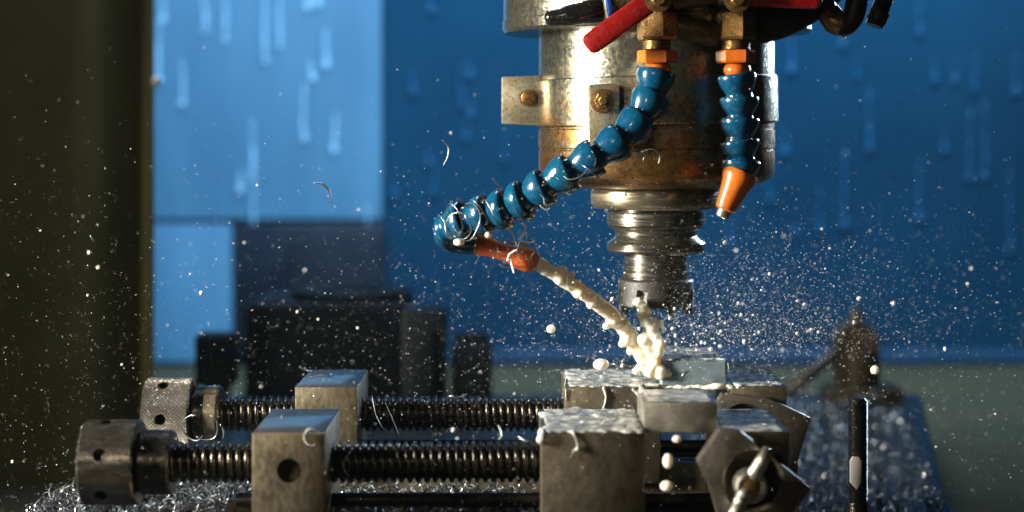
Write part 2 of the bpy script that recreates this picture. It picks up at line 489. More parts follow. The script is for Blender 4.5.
for x, y0, y1, wd in ((462, 65, 106, 9), (470, 60, 75, 10), (431, -10, 10, 9), (413, 70, 92, 10), (471, 100, 115, 10), (466, 120, 138, 9), (434, 165, 192, 10), (429, 150, 163, 9), (394, 180, 195, 10),
                      (791, 38, 70, 12), (842, 30, 45, 10), (845, 150, 225, 13), (820, 190, 230, 11), (870, 90, 148, 12), (920, 5, 32, 10), (935, 60, 80, 10), (970, 110, 178, 11), (985, 100, 176, 11),
                      (920, 160, 218, 12), (955, 60, 80, 9), (975, 55, 90, 9), (1016, 55, 92, 10), (795, 225, 232, 10), (785, 130, 152, 12), (770, 170, 200, 10), (857, 60, 76, 9), (945, 130, 150, 9), (730, 215, 245, 11), (368, 205, 260, 9), (336, 230, 290, 9), (505, 130, 160, 8), (1010, 170, 250, 10)):
    streak(x, y0, y1, wd, L2, 'water streaks on the blue wall')

# dark things out of focus at the back of the table
def solid_cyl(cx, y0, z1px, r, Y, zb, prof=None):
    p = V(cx, z1px, Y); h = p.z*1000-zb
    return Vector((p.x, p.y, zb*MM)), h
o0, h = solid_cyl(340, 0, 304, 0, 1760, -110)
t = thing('rotary_table', o0, 'black boxy rotary table with a round face plate, out of focus behind the screws', 'rotary table')
a0 = V(244, 305, 1690); a1 = V(404, 305, 1690)
obj('body', box(N(), a0.x*1000, a1.x*1000, 1690, 1850, -110, a0.z*1000, 5), M['drum'], t, 30)
obj('face_plate', lathe(N(), Vector(((a0.x+a1.x)/2+0.02, 1.77, a0.z+0.0003)), (0, 0, 1), [(0, 60), (6, 60), (7.5, 58), (7.5, 30), (5, 29)], 64), M['drum'], t, 35)
for k in (0.2, 0.8):
    obj('screw_head', lathe(N(), Vector((a0.x+(a1.x-a0.x)*k, 1.6898, a0.z-0.022)), (0, -1, 0), [(0, 5), (3, 5), (3.6, 4.2)], 20), M['drum_side'], t, 35)
p = V(425, 308, 1620)
t = thing('gearbox_housing', Vector((p.x, 1.62, -0.11)), 'dark grey box housing beside the black rotary table', 'machine housing')
a0 = V(402, 310, 1600); a1 = V(446, 310, 1600)
obj('body', box(N(), a0.x*1000, a1.x*1000, 1598, 1645, -110, a0.z*1000, 4), M['drum_side'], t, 30)
a2 = V(412, 330, 1600)
obj('cover', box(N(), a2.x*1000, a2.x*1000+20, 1591, 1597.8, -90, a2.z*1000, 2), M['drum'], t, 30)
t = thing('motor_block', Vector((-0.042, 1.76, -0.11)), 'low dark motor block right of the grey box housing', 'motor')
a0 = V(451, 335, 1750); a1 = V(492, 335, 1750)
obj('body', box(N(), a0.x*1000, a1.x*1000, 1742, 1792, -110, a0.z*1000-8, 4), M['drum_side'], t, 30)
obj('cap', lathe(N(), Vector(((a0.x+a1.x)/2, 1.767, a0.z-0.0082)), (0, 0, 1), [(0, 16), (6, 16), (8, 13)], 32), M['drum'], t, 30)
a0 = V(195, 335, 1730); a1 = V(234, 335, 1730)
t = thing('limit_switch', Vector(((a0.x+a1.x)/2, 1.75, -0.16)), 'small black switch box on a post before the lower blue pane', 'switch box')
obj('box', box(N(), a0.x*1000, a1.x*1000, 1725, 1765, V(0, 386, 1730).z*1000, a0.z*1000, 3), M['drum'], t, 30)
obj('post', box(N(), a0.x*1000+9, a1.x*1000-8, 1732, 1758, -160, V(0, 386, 1730).z*1000-0.5, 2), M['drum'], t, 30)

# clamp standing at the right back and the stud in front of it
def at(px, Y): return (px-512)*Y/F
Yc = 1760
t = thing('table_clamp', Vector((at(856, Yc)*MM, Yc*MM, -0.11)), 'brown rounded clamp block out of focus behind the dark stud', 'clamp')
zz = V(0, 322, Yc).z*1000
bm = N(); cx = at(856, Yc)
rr = 21
prof = [(-rr, -108), (rr, -108)]+[(rr*math.cos(a), zz-rr*1.05+rr*1.05*math.sin(a)) for a in [R(x) for x in range(0, 181, 15)]]
fa = [bm.verts.new(Vector((cx+x, Yc-14, z))*MM) for x, z in prof]
fb = [bm.verts.new(Vector((cx+x, Yc+20, z))*MM) for x, z in prof]
bm.faces.new(fa); bm.faces.new(list(reversed(fb)))
for i in range(len(fa)):
    j = (i+1) % len(fa); bm.faces.new((fa[i], fb[i], fb[j], fa[j]))
bmesh.ops.recalc_face_normals(bm, faces=bm.faces[:])
obj('block', bm, M['tan_iron'], t, 30)
obj('bolt', lathe(N(), Vector((cx, Yc, zz-2))*MM*1.0 if False else Vector((cx*MM, Yc*MM, (zz-1)*MM)), (0, 0, 1), [(0, 7), (9, 7), (10, 6), (10, 4), (15, 4)], 24), M['tan_iron'], t, 30)
obj('slide', box(N(), cx-9, cx+9, Yc-24, Yc-14.4, -108, zz-26, 2), M['grime'], t, 30)
bm = N(); tube(bm, [V(838, 352, Yc-5), V(812, 372, Yc-12), V(786, 394, Yc-20)], [6, 6.5, 5], 10)
obj('arm', bm, M['grime'], t, True)
obj('foot', box(N(), at(832, Yc)-8, at(898, Yc), Yc-26, Yc+26, -110, -95, 2), M['tan_iron'], t, 30)

Ys = 1085
cx = at(858, Ys); zt = V(0, 398, Ys).z*1000
t = thing('threaded_stud', Vector((cx*MM, Ys*MM, -0.11)), 'dark upright threaded stud standing alone right of the vises', 'stud')
prof = [(0, 6.2), (110+zt-40-24, 6.2)]
h0 = prof[-1][0]+0.3
hh = h0
while hh < 110+zt-2:
    prof += [(hh, 6.1), (hh+0.5, 5.4), (hh+1.0, 6.1)]; hh += 1.25
prof += [(110+zt-1, 5.2), (110+zt, 4.2)]
obj('shank', lathe(N(), Vector((cx*MM, Ys*MM, -0.11)), (0, 0, 1), prof, 28), M['screw'], t, 40)
bm = N(); plate(bm, [(850.5, 461), (853, 457), (859, 457), (862, 461), (862, 482), (857, 490), (850.5, 483)], Ys-6.9, 3.0, 0.3)
obj('ground_flat', bm, M['pale'], t, 30)

# ------------------------------------------------------------------ vises
AX = -23.0       # screw axis below the jaw tops
TBL = -110
def helix(x0, x1, y, z, r, depth, pitch, seg=26, per=8):
    bm = N()
    n = int((x1-x0)/pitch*per)
    rings = []
    for i in range(n+1):
        x = x0+(x1-x0)*i/n
        ring = []
        for k in range(seg):
            a = 2*PI*k/seg
            f = ((x-x0)/pitch-k/seg) % 1.0
            tri = abs(f-0.5)*2                    # 0..1..0
            pr = min(1, max(0, (tri-0.25)/0.4))
            rr = r-depth*(1-pr)
            if i in (0, n): rr = r-depth
            ring.append(bm.verts.new(Vector((x, y+rr*math.cos(a), z+rr*math.sin(a)))*MM))
        rings.append(ring)
    for i in range(n):
        for k in range(seg):
            j = (k+1) % seg
            bm.faces.new((rings[i][k], rings[i][j], rings[i+1][j], rings[i+1][k]))
    bm.faces.new(rings[0]); bm.faces.new(list(reversed(rings[-1])))
    bmesh.ops.recalc_face_normals(bm, faces=bm.faces[:])
    return bm
def collar(bm, x0, x1, y, z, r, seg=72):
    return lathe(bm, Vector((x0, y, z))*MM, (1, 0, 0), [(0, r-2.2), (0.4, r-1.2), (1.6, r), (x1-x0-1.2, r), (x1-x0, r-1.0)], seg)
def vise(Y0, mx, fx, rx, label, jaw_labels, knurled, phase, plate_px, plate_c, handle, wet):
    Yc = Y0+40
    t = thing('machine_vise', Vector((0, Yc, TBL))*MM, label, 'vise')
    # bed with two rails
    bm = N(); box(bm, mx[0]-22, rx[1]+8, Y0+4, Y0+76, TBL, -66, 1.2); box(bm, mx[0]-22, rx[1]+8, Y0+8, Y0+24, -66.3, -48, 1); box(bm, mx[0]-22, rx[1]+8, Y0+56, Y0+72, -66.3, -48, 1)
    obj('bed', bm, M['jaw'], t, 30)
    for yy in (Y0+36,):
        obj('guide_rod', lathe(N(), Vector((mx[0]-14, yy, -43))*MM, (1, 0, 0), [(0, 3.4), (0.6, 4.1), (rx[1]-mx[0]+10, 4.1), (rx[1]-mx[0]+11, 3.4)], 24), M['dark_steel'], t, 40)
    obj('lead_screw', helix(-188, fx[0]+4, Yc, AX, 11.2, 2.2, 4.6), M['screw'], t, 55)
    # hand collar with six bar holes, and its hub
    bm = collar(N(), -234.8, -204.3, Yc, AX, 23.2)
    cs = []
    for k in range(6):
        a = R(phase+60*k)
        d = Vector((0, -math.cos(a), math.sin(a)))
        cs.append(lathe(N(), Vector((-221.8, Yc, AX))*MM+d*0.011, d, [(0, 3.7), (20, 3.7)], 8, rot=R(22)))
    hw = cut('hand_collar', bm, cs, knurl_mat((AX-TBL)*MM) if knurled else M['collar'], t, 28)
    bm = collar(N(), -204.1, -186, Yc, AX, 17.6)
    obj('hub', bm, M['dark_steel'], t, 30)
    if knurled:
        obj('hub_band', lathe(N(), Vector((-196, Yc, AX))*MM, (1, 0, 0), [(0, 17.7), (0.3, 18.0), (7.5, 18.0), (8, 17.7)], 64), M['jaw'], t, 30)
    # sliding jaw
    bm = box(N(), mx[0], mx[1], Y0, Y0+80, -56, 0, 0.7)
    hole = lathe(N(), Vector((mx[0]+19.5, Y0-5, -20))*MM, (0, 1, 0), [(0, 6.4), (24, 6.4)], 40)
    cut('sliding_jaw', bm, [hole], M['jaw'], t, 30)
    # centre jaw and end jaw
    obj('centre_jaw', box(N(), fx[0], fx[1], Y0, Y0+80, -60, 0, 0.8), M['jaw_wet'], t, 30)
    obj('end_jaw', box(N(), rx[0], rx[1], Y0+3, Y0+80, -60, 0, 0.8), M['jaw_wet'], t, 30)
    # swivel plate with bore and T handle on the end jaw
    bm = N(); plate(bm, plate_px, Y0-7, 9.6, 0.7)
    c = V(plate_c[0], plate_c[1], Y0-7)
    k = (Y0-7)/F
    bore = lathe(N(), c+Vector((0, -0.004, 0)), (0, 1, 0), [(0, 31*plate_c[2]*k), (11, 31*plate_c[2]*k)], 56)
    pl = cut('swivel_plate', bm, [bore], M['plate'], t, 30)
    obj('bore_cup', lathe(N(), c+Vector((0, 0.0005, 0)), (0, 1, 0), [(0, 30.9*plate_c[2]*k), (1, 28*plate_c[2]*k), (6, 27*plate_c[2]*k), (6.4, 3)], 56, closed=False), M['grime'], t, 35)
    if handle:
        hd = N()
        hc = V(749, 484, Y0-7)
        lathe(hd, hc+Vector((0, 0.0055, 0)), (0, -1, 0), [(0, 8.4), (13, 8.8), (15, 8.2), (15.6, 7.2), (15.6, 5.4), (14.4, 5.0)], 20)
        ho = obj('handle_nut', hd, M['nickel'], t, 30)
        bm = N()
        tube(bm, spline([V(768, 450, Y0-12), V(764, 457, Y0-15), V(757, 470, Y0-15), V(753, 477, Y0-14)], 6), [2.2, 2.9, 3.1, 3.1, 3.2, 3.2, 3.3, 3.5, 3.6, 3.7, 3.9, 4, 4.2, 4.3, 4.3, 4.2, 4, 3.8, 3.5], 14)
        tube(bm, spline([V(746, 491, Y0-14), V(741, 501, Y0-16), V(736, 512, Y0-18), V(731, 524, Y0-18)], 6), [4.3]*4+[4.0]*4+[3.6]*4+[3.8]*4+[4.0]*3, 14)
        obj('tommy_bar', bm, M['nickel'], t, 50)
        obj('handle_hub', lathe(N(), hc+Vector((0, -0.0090, 0)), (0, -1, 0), [(0, 4.9), (0.6, 4.8), (1, 4)], 24), M['brass'], t, 35)
    return t
front = vise(930, (-137, -98.5), (15.3, 70), (110.6, 146.8), 'nearer steel vise with smooth round collar and bright T handle', None, False, 20,
     [(697, 462), (720, 429), (741, 431), (812, 489), (776, 534), (722, 530), (709, 486)], (753, 481, 1.0), True, True)
rear = vise(1095, (-134.6, -96), (33, 92.4), (135.6, 171), 'farther steel vise with diamond knurled collar, under the cutter', None, True, 0,
     [(704, 428), (722, 394), (770, 399), (811, 418), (797, 464), (750, 478), (712, 452)], (744, 430, 0.85), False, True)

# workpieces
t = obj('workpiece', box(N(), 70.6, 110.2, 947, 996, -3, 13, 0.7), M['alu'], None, 30)
tag(t, 'rough wet metal block bridging the jaws of the nearer vise', 'workpiece', 'metal blocks being milled')
t = obj('workpiece', box(N(), 92.9, 135.2, 1108, 1170, -2.5, 15, 1.5, 1), M['bright_block'], None, 30)
tag(t, 'smooth polished metal block right under the cutter, hit by coolant', 'workpiece', 'metal blocks being milled')

# ------------------------------------------------------------------ spindle
YS = 1135.0; K = YS/F
SX = (656-512)*K
def zs(y): return ZC-(y-HZ)*K
ZB = zs(187)
sp = thing('spindle', Vector((SX, YS, ZB))*MM, 'stained rusty round spindle head hanging over the vises', 'spindle')
SO = Vector((SX, YS, 0))*MM
def turned(pairs, dx=0, seg=128, tilt=0):
    """(radius px, picture y) rings round the spindle axis"""
    return lathe(N(), SO+Vector((dx*MM, 0, 0)), (0, 0, -1), [(-zs(y), r*K) for r, y in pairs], seg)
obj('housing', turned([(60, 20), (117.2, 20.2), (117.2, 126.5), (116.4, 127.2), (116.4, 129), (117.6, 130), (117.6, 147), (116.2, 148), (116.2, 149.5), (117.4, 150.5), (117.4, 171), (115.5, 176), (105, 182), (78, 187), (72, 187.2), (40, 187)]), M['housing'], sp, 30)
obj('upper_flange', turned([(60, -120), (151, -120), (152.5, -118), (152.5, 21), (153.5, 22), (153.5, 31), (151.5, 34), (60, 34)]), M['housing'], sp, 30)
ring = lathe(N(), Vector((0, 0, 0)), (0, 0, -1), [(-23*K, 118.2*K), (-23*K, 120*K), (-22*K, 120.6*K), (22*K, 120.6*K), (23*K, 120*K), (23*K, 118.2*K)], 128, closed=False)
bmesh.ops.transform(ring, matrix=Matrix.Translation(SO+Vector((0, 0, zs(101.5)*MM))) @ Matrix.Rotation(R(-1.3), 4, 'Y'), verts=ring.verts[:])
cr = obj('clamp_ring', ring, M['housing'], sp, 30)
# ear at the left of the clamp ring, with bolt
bm = N(); plate(bm, [(501.5, 77), (538, 75.5), (541, 78), (541, 124), (537, 125.5), (501.5, 124)], YS-12, 14, 0.8)
obj('clamp_ear', bm, M['bracket'], cr, 30)
bm = N(); c = V(528, 98, YS-12.2); lathe(bm, c, (0, -1, 0), [(0, 5.6), (0.8, 5.6), (0.9, 4.6), (3.6, 4.5), (4.2, 3.4)], 18)
obj('ear_bolt', bm, M['brass'], cr, 35)
# bracket plate on the front, with bolt
bm = N(); YB = 1062
plate(bm, [(588, 87), (591, 84), (617, 84), (620, 87), (620, 146), (608, 149), (590, 147)], YB-9, 9, 0.7)
br = obj('bracket', bm, M['bracket'], sp, 30)
c = V(602, 101, YB-9.2)
obj('bracket_washer', lathe(N(), c, (0, -1, 0), [(0, 7.2), (1.6, 7.2), (1.8, 6.6)], 32), M['brass'], br, 35)
obj('bracket_bolt', lathe(N(), c+Vector((0, -0.0019, 0)), (0, -1, 0), [(0, 5.0), (3.4, 5.0), (3.7, 4.4), (3.7, 2.9), (8, 2.8), (8.4, 2.2)], 6), M['brass'], br, 20)
obj('nose_ring', turned([(40, 188.2), (62, 188.4), (63, 190), (63.4, 191.5), (63.4, 203), (62.2, 206), (60, 208), (40, 208.5)], dx=-1), M['nose'], sp, 30)
obj('nose_taper', turned([(36, 187.5), (58, 187.6), (58, 188.2), (36, 188.3)], seg=64), M['grime'], sp, 30)

th = thing('tool_holder', Vector((SX, YS, zs(307)))*MM, 'polished grooved tool holder with dark cutter gripped under the spindle', 'tool holder')
obj('flange', turned([(30, 208.8), (44, 209), (44, 211), (48.3, 211.4), (49, 212.4), (49, 224), (47.6, 226.5), (42, 229.5), (41, 231), (41, 235.5), (42, 237), (48.4, 241.5), (49, 242.6), (49, 249.4), (47.6, 251.4), (34, 252), (30, 252)]), M['holder'], th, 28)
pr = [(28, 252.4), (31.5, 252.6), (31.5, 262)]
y = 262.6
while y < 277: pr += [(32.8, y), (32.8, y+1.1), (31.6, y+1.5), (31.6, y+1.9)]; y += 2.3
pr += [(30, 278)]
obj('collet_nut', turned(pr), M['holder'], th, 28)
cut_bm = turned([(28, 278.4), (36.5, 278.8), (37.6, 280), (37.6, 304), (36.4, 305.6), (10, 306)], seg=96)
cs = []
for k in range(8):
    a = R(45*k+12)
    p = SO+Vector((math.cos(a)*38*K*MM, math.sin(a)*38*K*MM, zs(311)*MM))
    cs.append(lathe(N(), p, (0.25*-math.sin(a), 0.25*math.cos(a), 1), [(0, 4.2), (15, 4.2)], 12))
cb = cut('cutter', cut_bm, cs, M['cutter'], th, 28)
for k in range(8):
    a = R(45*k+20)
    bm = N(); box(bm, -1.2, 1.2, -2.6, 2.6, -4.5, 2.2, 0.3)
    mt = Matrix.Translation(SO+Vector((math.cos(a)*35*K*MM, math.sin(a)*35*K*MM, zs(306)*MM))) @ Matrix.Rotation(a+PI/2, 4, 'Z')
    bmesh.ops.transform(bm, matrix=mt, verts=bm.verts[:])
    obj('insert', bm, M['cutter'], cb, 30)

# ------------------------------------------------------------------ coolant plumbing
YH = 1032
kH = YH/F
def px_lathe(x, pairs, Y=YH, seg=40, rot=0.0):
    """upright turned piece at picture x: (radius px, picture y)"""
    return lathe(N(), Vector(((x-512)*Y/F*MM, Y*MM, 0)), (0, 0, -1), [(-(ZC-(y-HZ)*Y/F), r*Y/F) for r, y in pairs], seg, rot=rot)
def hose_segment(p0, p1, Rm):
    d = p1-p0; L = d.length*1000
    return lathe(N(), p0, d, [(0.25*L, 0.74*Rm), (0.06*L, 0.90*Rm), (0.0, 1.0*Rm), (0.03*L, 1.06*Rm), (0.10*L, 1.09*Rm), (0.28*L, 1.07*Rm), (0.46*L, 1.0*Rm), (0.64*L, 0.88*Rm), (0.78*L, 0.77*Rm), (0.86*L, 0.72*Rm), (0.94*L, 0.74*Rm), (1.04*L, 0.78*Rm), (1.14*L, 0.76*Rm), (1.23*L, 0.62*Rm), (1.28*L, 0.4*Rm)], 32)
def fitting(root, x, dy=0):
    obj('hex_fitting', px_lathe(x, [(16, 10+dy), (20, 13+dy), (20.5, 15+dy), (20.5, 37+dy), (19, 40+dy), (14, 40.5+dy)], seg=6, rot=R(18)), M['brass'], root, 20)
    pr = []
    y = 40.8
    while y < 49.6: pr += [(13.2, y+dy), (14.2, y+0.6+dy), (14.2, y+1.0+dy), (13.2, y+1.5+dy)]; y += 1.8
    obj('thread', px_lathe(x, pr), M['brass'], root, 30)
    obj('swivel_nut', px_lathe(x, [(14, 50+dy), (19, 50.4+dy), (20, 52+dy), (20, 61+dy), (18.6, 63+dy), (13, 63.4+dy)], seg=6, rot=R(8)), M['orange'], root, 20)
    obj('ball_joint', px_lathe(x+1, [(10, 63.6+dy), (12.6, 65.5+dy), (13.8, 69+dy), (13.6, 72+dy), (11.5, 76+dy), (8, 79+dy)]), M['orange'], root, 40)
# left hose
hl = thing('coolant_hose', V(657, 63, YH), 'long blue segmented coolant hose bending left, wrapped in chips', 'coolant hose', 'blue segmented coolant hoses')
fitting(hl, 657)
ctr = [(656, 84, YH), (648, 108, YH-4), (632, 131, YH-10), (610, 148, YH-14), (584, 163, YH-14), (558, 178, YH-12), (535, 193, YH-8), (516, 205, YH-4), (497, 212, YH), (477, 216, YH+4), (458, 223, YH+8)]
P = [V(*c) for c in ctr]
J = [V(657, 71, YH)]+[(P[i]+P[i+1])/2 for i in range(len(P)-1)]+[V(446, 229, YH+14)]
for i in range(len(J)-1):
    obj('hose_segment', hose_segment(J[i], J[i+1], 10.7 if i < 7 else 11.3), M['blue_hose'], hl, 45)
bm = N(); tube(bm, spline([J[-1], V(447, 237, YH+24), V(458, 241, YH+30), V(474, 242, YH+32)], 6), [7.5]*19, 16)
obj('elbow_joint', bm, M['blue_hose'], hl, True)
n0 = V(472, 241.5, YH+32); n1 = V(537, 263, YH+34); L = (n1-n0).length*1000
obj('nozzle', lathe(N(), n0, n1-n0, [(0, 5.0), (0.2, 6.6), (2, 7.0), (5, 6.8), (0.32*L, 5.4), (0.55*L, 5.2), (0.7*L, 7.0), (0.85*L, 7.6), (0.97*L, 6.6), (L, 5.2), (L-2, 4.0)], 32), M['orange_red'], hl, 40)
# right hose
hr = thing('coolant_hose', V(736, 63, YH), 'short blue segmented coolant hose hanging straight with orange tip', 'coolant hose', 'blue segmented coolant hoses')
fitting(hr, 736)
ctr = [(736, 74), (739, 97), (739.5, 118), (739, 140), (741, 160), (739, 180)]
J = [V(x, y, YH) for x, y in ctr]
for i in range(len(J)-1):
    obj('hose_segment', hose_segment(J[i], J[i+1], 10.6), M['blue_hose'], hr, 45)
n0 = V(741, 172, YH-2); n1 = V(724, 212, YH-4); L = (n1-n0).length*1000
obj('nozzle', lathe(N(), n0, n1-n0, [(4, 8.0), (0.5, 9.4), (0, 10.0), (1.2, 10.5), (4, 10.3), (0.4*L, 8.2), (0.8*L, 6.6), (0.93*L, 5.9), (0.97*L, 4.5)], 40), M['orange'], hr, 40)
obj('nozzle_tip', lathe(N(), n1-(n1-n0)*0.08, n1-n0, [(0, 4.3), (4.5, 4.0), (5.6, 3.2), (5.6, 1.8), (3, 1.5)], 24), M['nickel'], hr, 40)

# valves with red levers
def lever(pts, wd, th, Y, parent):
    """flat bar along picture points with a rounded end"""
    bm = N()
    (x0, y0), (x1, y1) = pts
    d = Vector((x1-x0, y1-y0)).normalized(); n = Vector((-d.y, d.x)); h = wd/2
    out = []
    for a in range(-75, 76, 25):
        out.append((x0+6-d.x*0-6+(-d.x*math.cos(R(a))*6+n.x*0), y0))
    L = (Vector((x1, y1))-Vector((x0, y0))).length
    prof = [(0, -h+7), (1.2, -h+3.4), (3.4, -h+1.2), (7, -h), (L, -h*0.95), (L, h*0.95), (7, h), (3.4, h-1.2), (1.2, h-3.4), (0, h-7)]
    out = [(x0+d.x*a+n.x*b_, y0+d.y*a+n.y*b_) for a, b_ in prof]
    plate(bm, out, Y, th, 1.6)
    return obj('lever', bm, M['red'], parent, 40)
def valve(x, label, lev, wd, Y):
    v = thing('ball_valve', V(x, -4, YH), label, 'valve', 'valves with red levers')
    obj('valve_body', px_lathe(x, [(10, -46), (18, -44), (19, -30), (17, -26), (21, -14), (21.5, -4), (19, 6), (15, 9.6)], seg=24), M['grime'], v, 30)
    lever(lev, wd, 5.5, Y, v)
    c = V(x+1, -1, Y-1)
    obj('stem_nut', lathe(N(), c, (0, -1, 0), [(-10, 6), (0, 6), (0.5, 7.8), (2, 7.8), (2.4, 5), (2.4, 4.4), (6, 4.2), (6.5, 3.4)], 20), M['brass'], v, 30)
    return v
valve(657, 'brass valve with red lever slanting down across the spindle', [(586, 47), (672, -14)], 23, YH-22)
valve(736, 'brass valve with red lever lying level to the right', [(823, -2), (726, -5)], 22, YH-22)

# dirty manifold pipe curving round the front, between the valves
mf = thing('coolant_manifold', V(720, 20, 1048), 'black grimy manifold pipe curving between the two brass valves', 'manifold')
bm = N(); tube(bm, spline([V(628, -14, 1058), V(655, 10, 1050), V(690, 26, 1046), V(725, 32, 1046), V(768, 28, 1048), V(802, 14, 1054), V(832, -10, 1062)], 10), 8.5, 22)
obj('pipe', bm, M['grime'], mf, True)
bm = N(); tube(bm, spline([V(672, 24, 1038.5), V(690, 29, 1037), V(706, 33, 1037), V(718, 34, 1038)], 8), [5.0]+[7.6]*23+[5.4], 18)
obj('pipe_sleeve', bm, M['old_pipe'], mf, True)
bm = N(); plate(bm, [(668, -60), (835, -60), (822, 2), (800, 14), (760, 24), (715, 24), (676, 16)], 1052, 14, 1.5)
obj('bracket_plate', bm, M['grime'], mf, 30)
for (x, y) in ((690, 9), (708, 4)):
    obj('bolt', lathe(N(), V(x, y, 1051.6), (0, -1, 0), [(0, 5), (3, 5), (3.6, 4.2)], 6), M['grime'], mf, 25)

# pipe with black end cap at the left
cp = thing('capped_pipe', V(615, 10, 1028), 'dirty pipe stub with ribbed black cap and blue ring at left', 'pipe')
a, b_ = V(545, 19, 1026), V(720, -9, 1034)
d = (b_-a).normalized(); u = kH
def along(px): return a+d*(px*u*MM)
obj('tube', lathe(N(), along(66), d, [(0, 6.4), (0.3, 7.0), (110*u, 7.4)], 40), M['old_pipe'], cp, 40)
obj('cap', lathe(N(), along(0), d, [(0, 1.5), (0.6, 3.2), (2.0, 4.4), (4, 4.9), (9.5, 5.2), (11, 5.9), (13, 6.2), (22, 6.4), (24, 6.9), (33, 7.1), (34.2, 6.6)], 40), M['black_rubber'], cp, 40)
obj('seal_ring', lathe(N(), along(62), d, [(0, 7), (0.4, 7.9), (2.2, 7.9), (2.6, 7)], 40), M['blue_ring'], cp, 40)

# elbow and hose end at the top right
el = thing('elbow_fitting', V(840, 10, 1050), 'dark greasy pipe elbow dripping at the upper right of spindle', 'pipe elbow')
bm = N(); tube(bm, spline([V(812, -30, 1058), V(822, -2, 1054), V(830, 16, 1050), V(843, 25, 1048), V(853, 16, 1048), V(858, -8, 1048), V(860, -40, 1048)], 8), 6.6, 18)
obj('bent_pipe', bm, M['grime'], el, True)
bm = N(); tube(bm, [V(828, 12, 1050), V(835, 22, 1048.5), V(842, 25.5, 1048)], [7.2, 7.6, 7.2], 18)
obj('collar', bm, M['brass'], el, 40)
bm = N(); ball(bm, V(844, 38, 1045), 1.2, 2, (1, 1, 1.4)); tube(bm, [V(844, 36, 1045), V(844.5, 33, 1046)], [0.7, 0.9], 8)
obj('hanging_drop', bm, M['film'], el, True)
he = thing('hose_end', V(880, 5, 1056), 'short black hose end cut square, rightmost at the top', 'hose')
bm = N(); tube(bm, [V(889, -40, 1056), V(884, 0, 1055), V(874, 26, 1054)], [5.6, 5.6, 5.4], 18)
obj('rubber_tube', bm, M['black_rubber'], he, 40)
bm = N(); tube(bm, [V(880, 12, 1054.6), V(876, 21, 1054.2)], [6.3, 6.3], 18)
obj('clip', bm, M['grime'], he, 40)

# ------------------------------------------------------------------ liquid
def jitter(p, s):
    return p+Vector((rnd.uniform(-s, s), rnd.uniform(-s, s), rnd.uniform(-s, s)))*MM
Yw = 1118
bm = N()
path = spline([V(537, 262, YH+34), V(562, 279, YH+44), V(590, 297, YH+58), V(612, 315, YH+70), V(628, 333, YH+80), V(640, 352, YH+86), V(651, 370, YH+90)], 12)
n = len(path)
for i, p in enumerate(path):
    q = i/(n-1)
    ball(bm, jitter(p, 0.3), 4.3+1.4*q, 2)
    if i % 4 == 2:        # rounded swellings along the jet
        ball(bm, p+Vector((rnd.uniform(-2.2, 2.0), rnd.uniform(-3, -0.5), rnd.uniform(-2.6, 2.0)))*MM*(0.8+0.4*q), rnd.uniform(3.0, 4.6)+1.2*q, 2)
for x, y, r in ((563, 271, 3.6), (571, 275, 2.6), (557, 277, 2.4), (574, 284, 3.0), (590, 306, 2.4), (606, 326, 2.8), (622, 344, 2.8), (630, 352, 2.6)):
    ball(bm, V(x, y, YH+40+(x-560)*0.6), r, 2)
o = obj('coolant_stream', blob_mesh(bm, 0.6, 14, 0.7, 6.0), M['milk'], None, True)
tag(o, 'thick milky coolant stream pouring from red nozzle onto the workpiece', 'coolant stream')
bm = N()
for x, y, r in ((638, 302, 2.6), (644, 306, 2.4), (648, 311, 2.0), (643, 316, 3.2), (647, 322, 3.6), (652, 329, 3.6), (655, 337, 3.2), (659, 345, 3.8), (658, 354, 4.2), (655, 362, 4.8), (650, 370, 6), (660, 372, 6),
                (661, 324, 1.8), (664, 330, 1.5), (656, 319, 1.6), (644, 340, 3.6), (648, 350, 4), (652, 357, 4), (641, 366, 4), (668, 374, 3.2), (636, 371, 3)):
    ball(bm, V(x, y, Yw-10), r*(1.3 if y < 348 else 0.85), 2)
tube(bm, [V(643, 312, Yw-8), V(652, 329, Yw-8), V(658, 345, Yw-8), V(655, 368, Yw-8)], [1.6, 2, 2.4, 3.5], 10)
tube(bm, [V(652, 329, Yw-8), V(662, 323, Yw-8)], [1.2, 1.0], 8)
o = obj('coolant_splash', blob_mesh(bm, 0.6, 9, 0.6, 4.0), M['milk'], None, True)
tag(o, 'knobbly column of milky coolant splashing up beside the cutter', 'splash')

def puddle(x0, x1, y0, y1, z, label, n, rr, milky, drips, mat, disp=0.6):
    bm = N()
    for _ in range(n):
        x, y = rnd.uniform(x0, x1), rnd.uniform(y0, y1)
        r = rnd.uniform(*rr)
        ball(bm, Vector((x, y, z))*MM, r, 2, (1.5, 1.5, rnd.uniform(0.22, 0.5)))
    box(bm, x0+1, x1-1, y0+1, y1-1, z-0.3, z+0.6, 0)
    for pts, r in drips:
        tube(bm, spline([V(*q) for q in pts], 6), r, 10)
        ball(bm, V(*pts[-1]), r*1.25, 2)
    o = obj('coolant_puddle', blob_mesh(bm, 0.85, 9, disp*0.55, 5.0), mat, None, True)
    return tag(o, label, 'coolant puddle', 'coolant lying on the jaws')
puddle(16.5, 69, 931, 1008, 0.2, 'foamy whitish coolant layer on the nearer centre jaw', 120, (1.2, 3.2), 1,
       [([(572, 430, 929.4), (577, 442, 929), (578, 450, 929)], 0.9), ([(574, 449, 929), (571, 457, 929)], 0.6), ([(543, 428, 930), (541, 440, 930)], 2.2)], M['film'], 0.9)
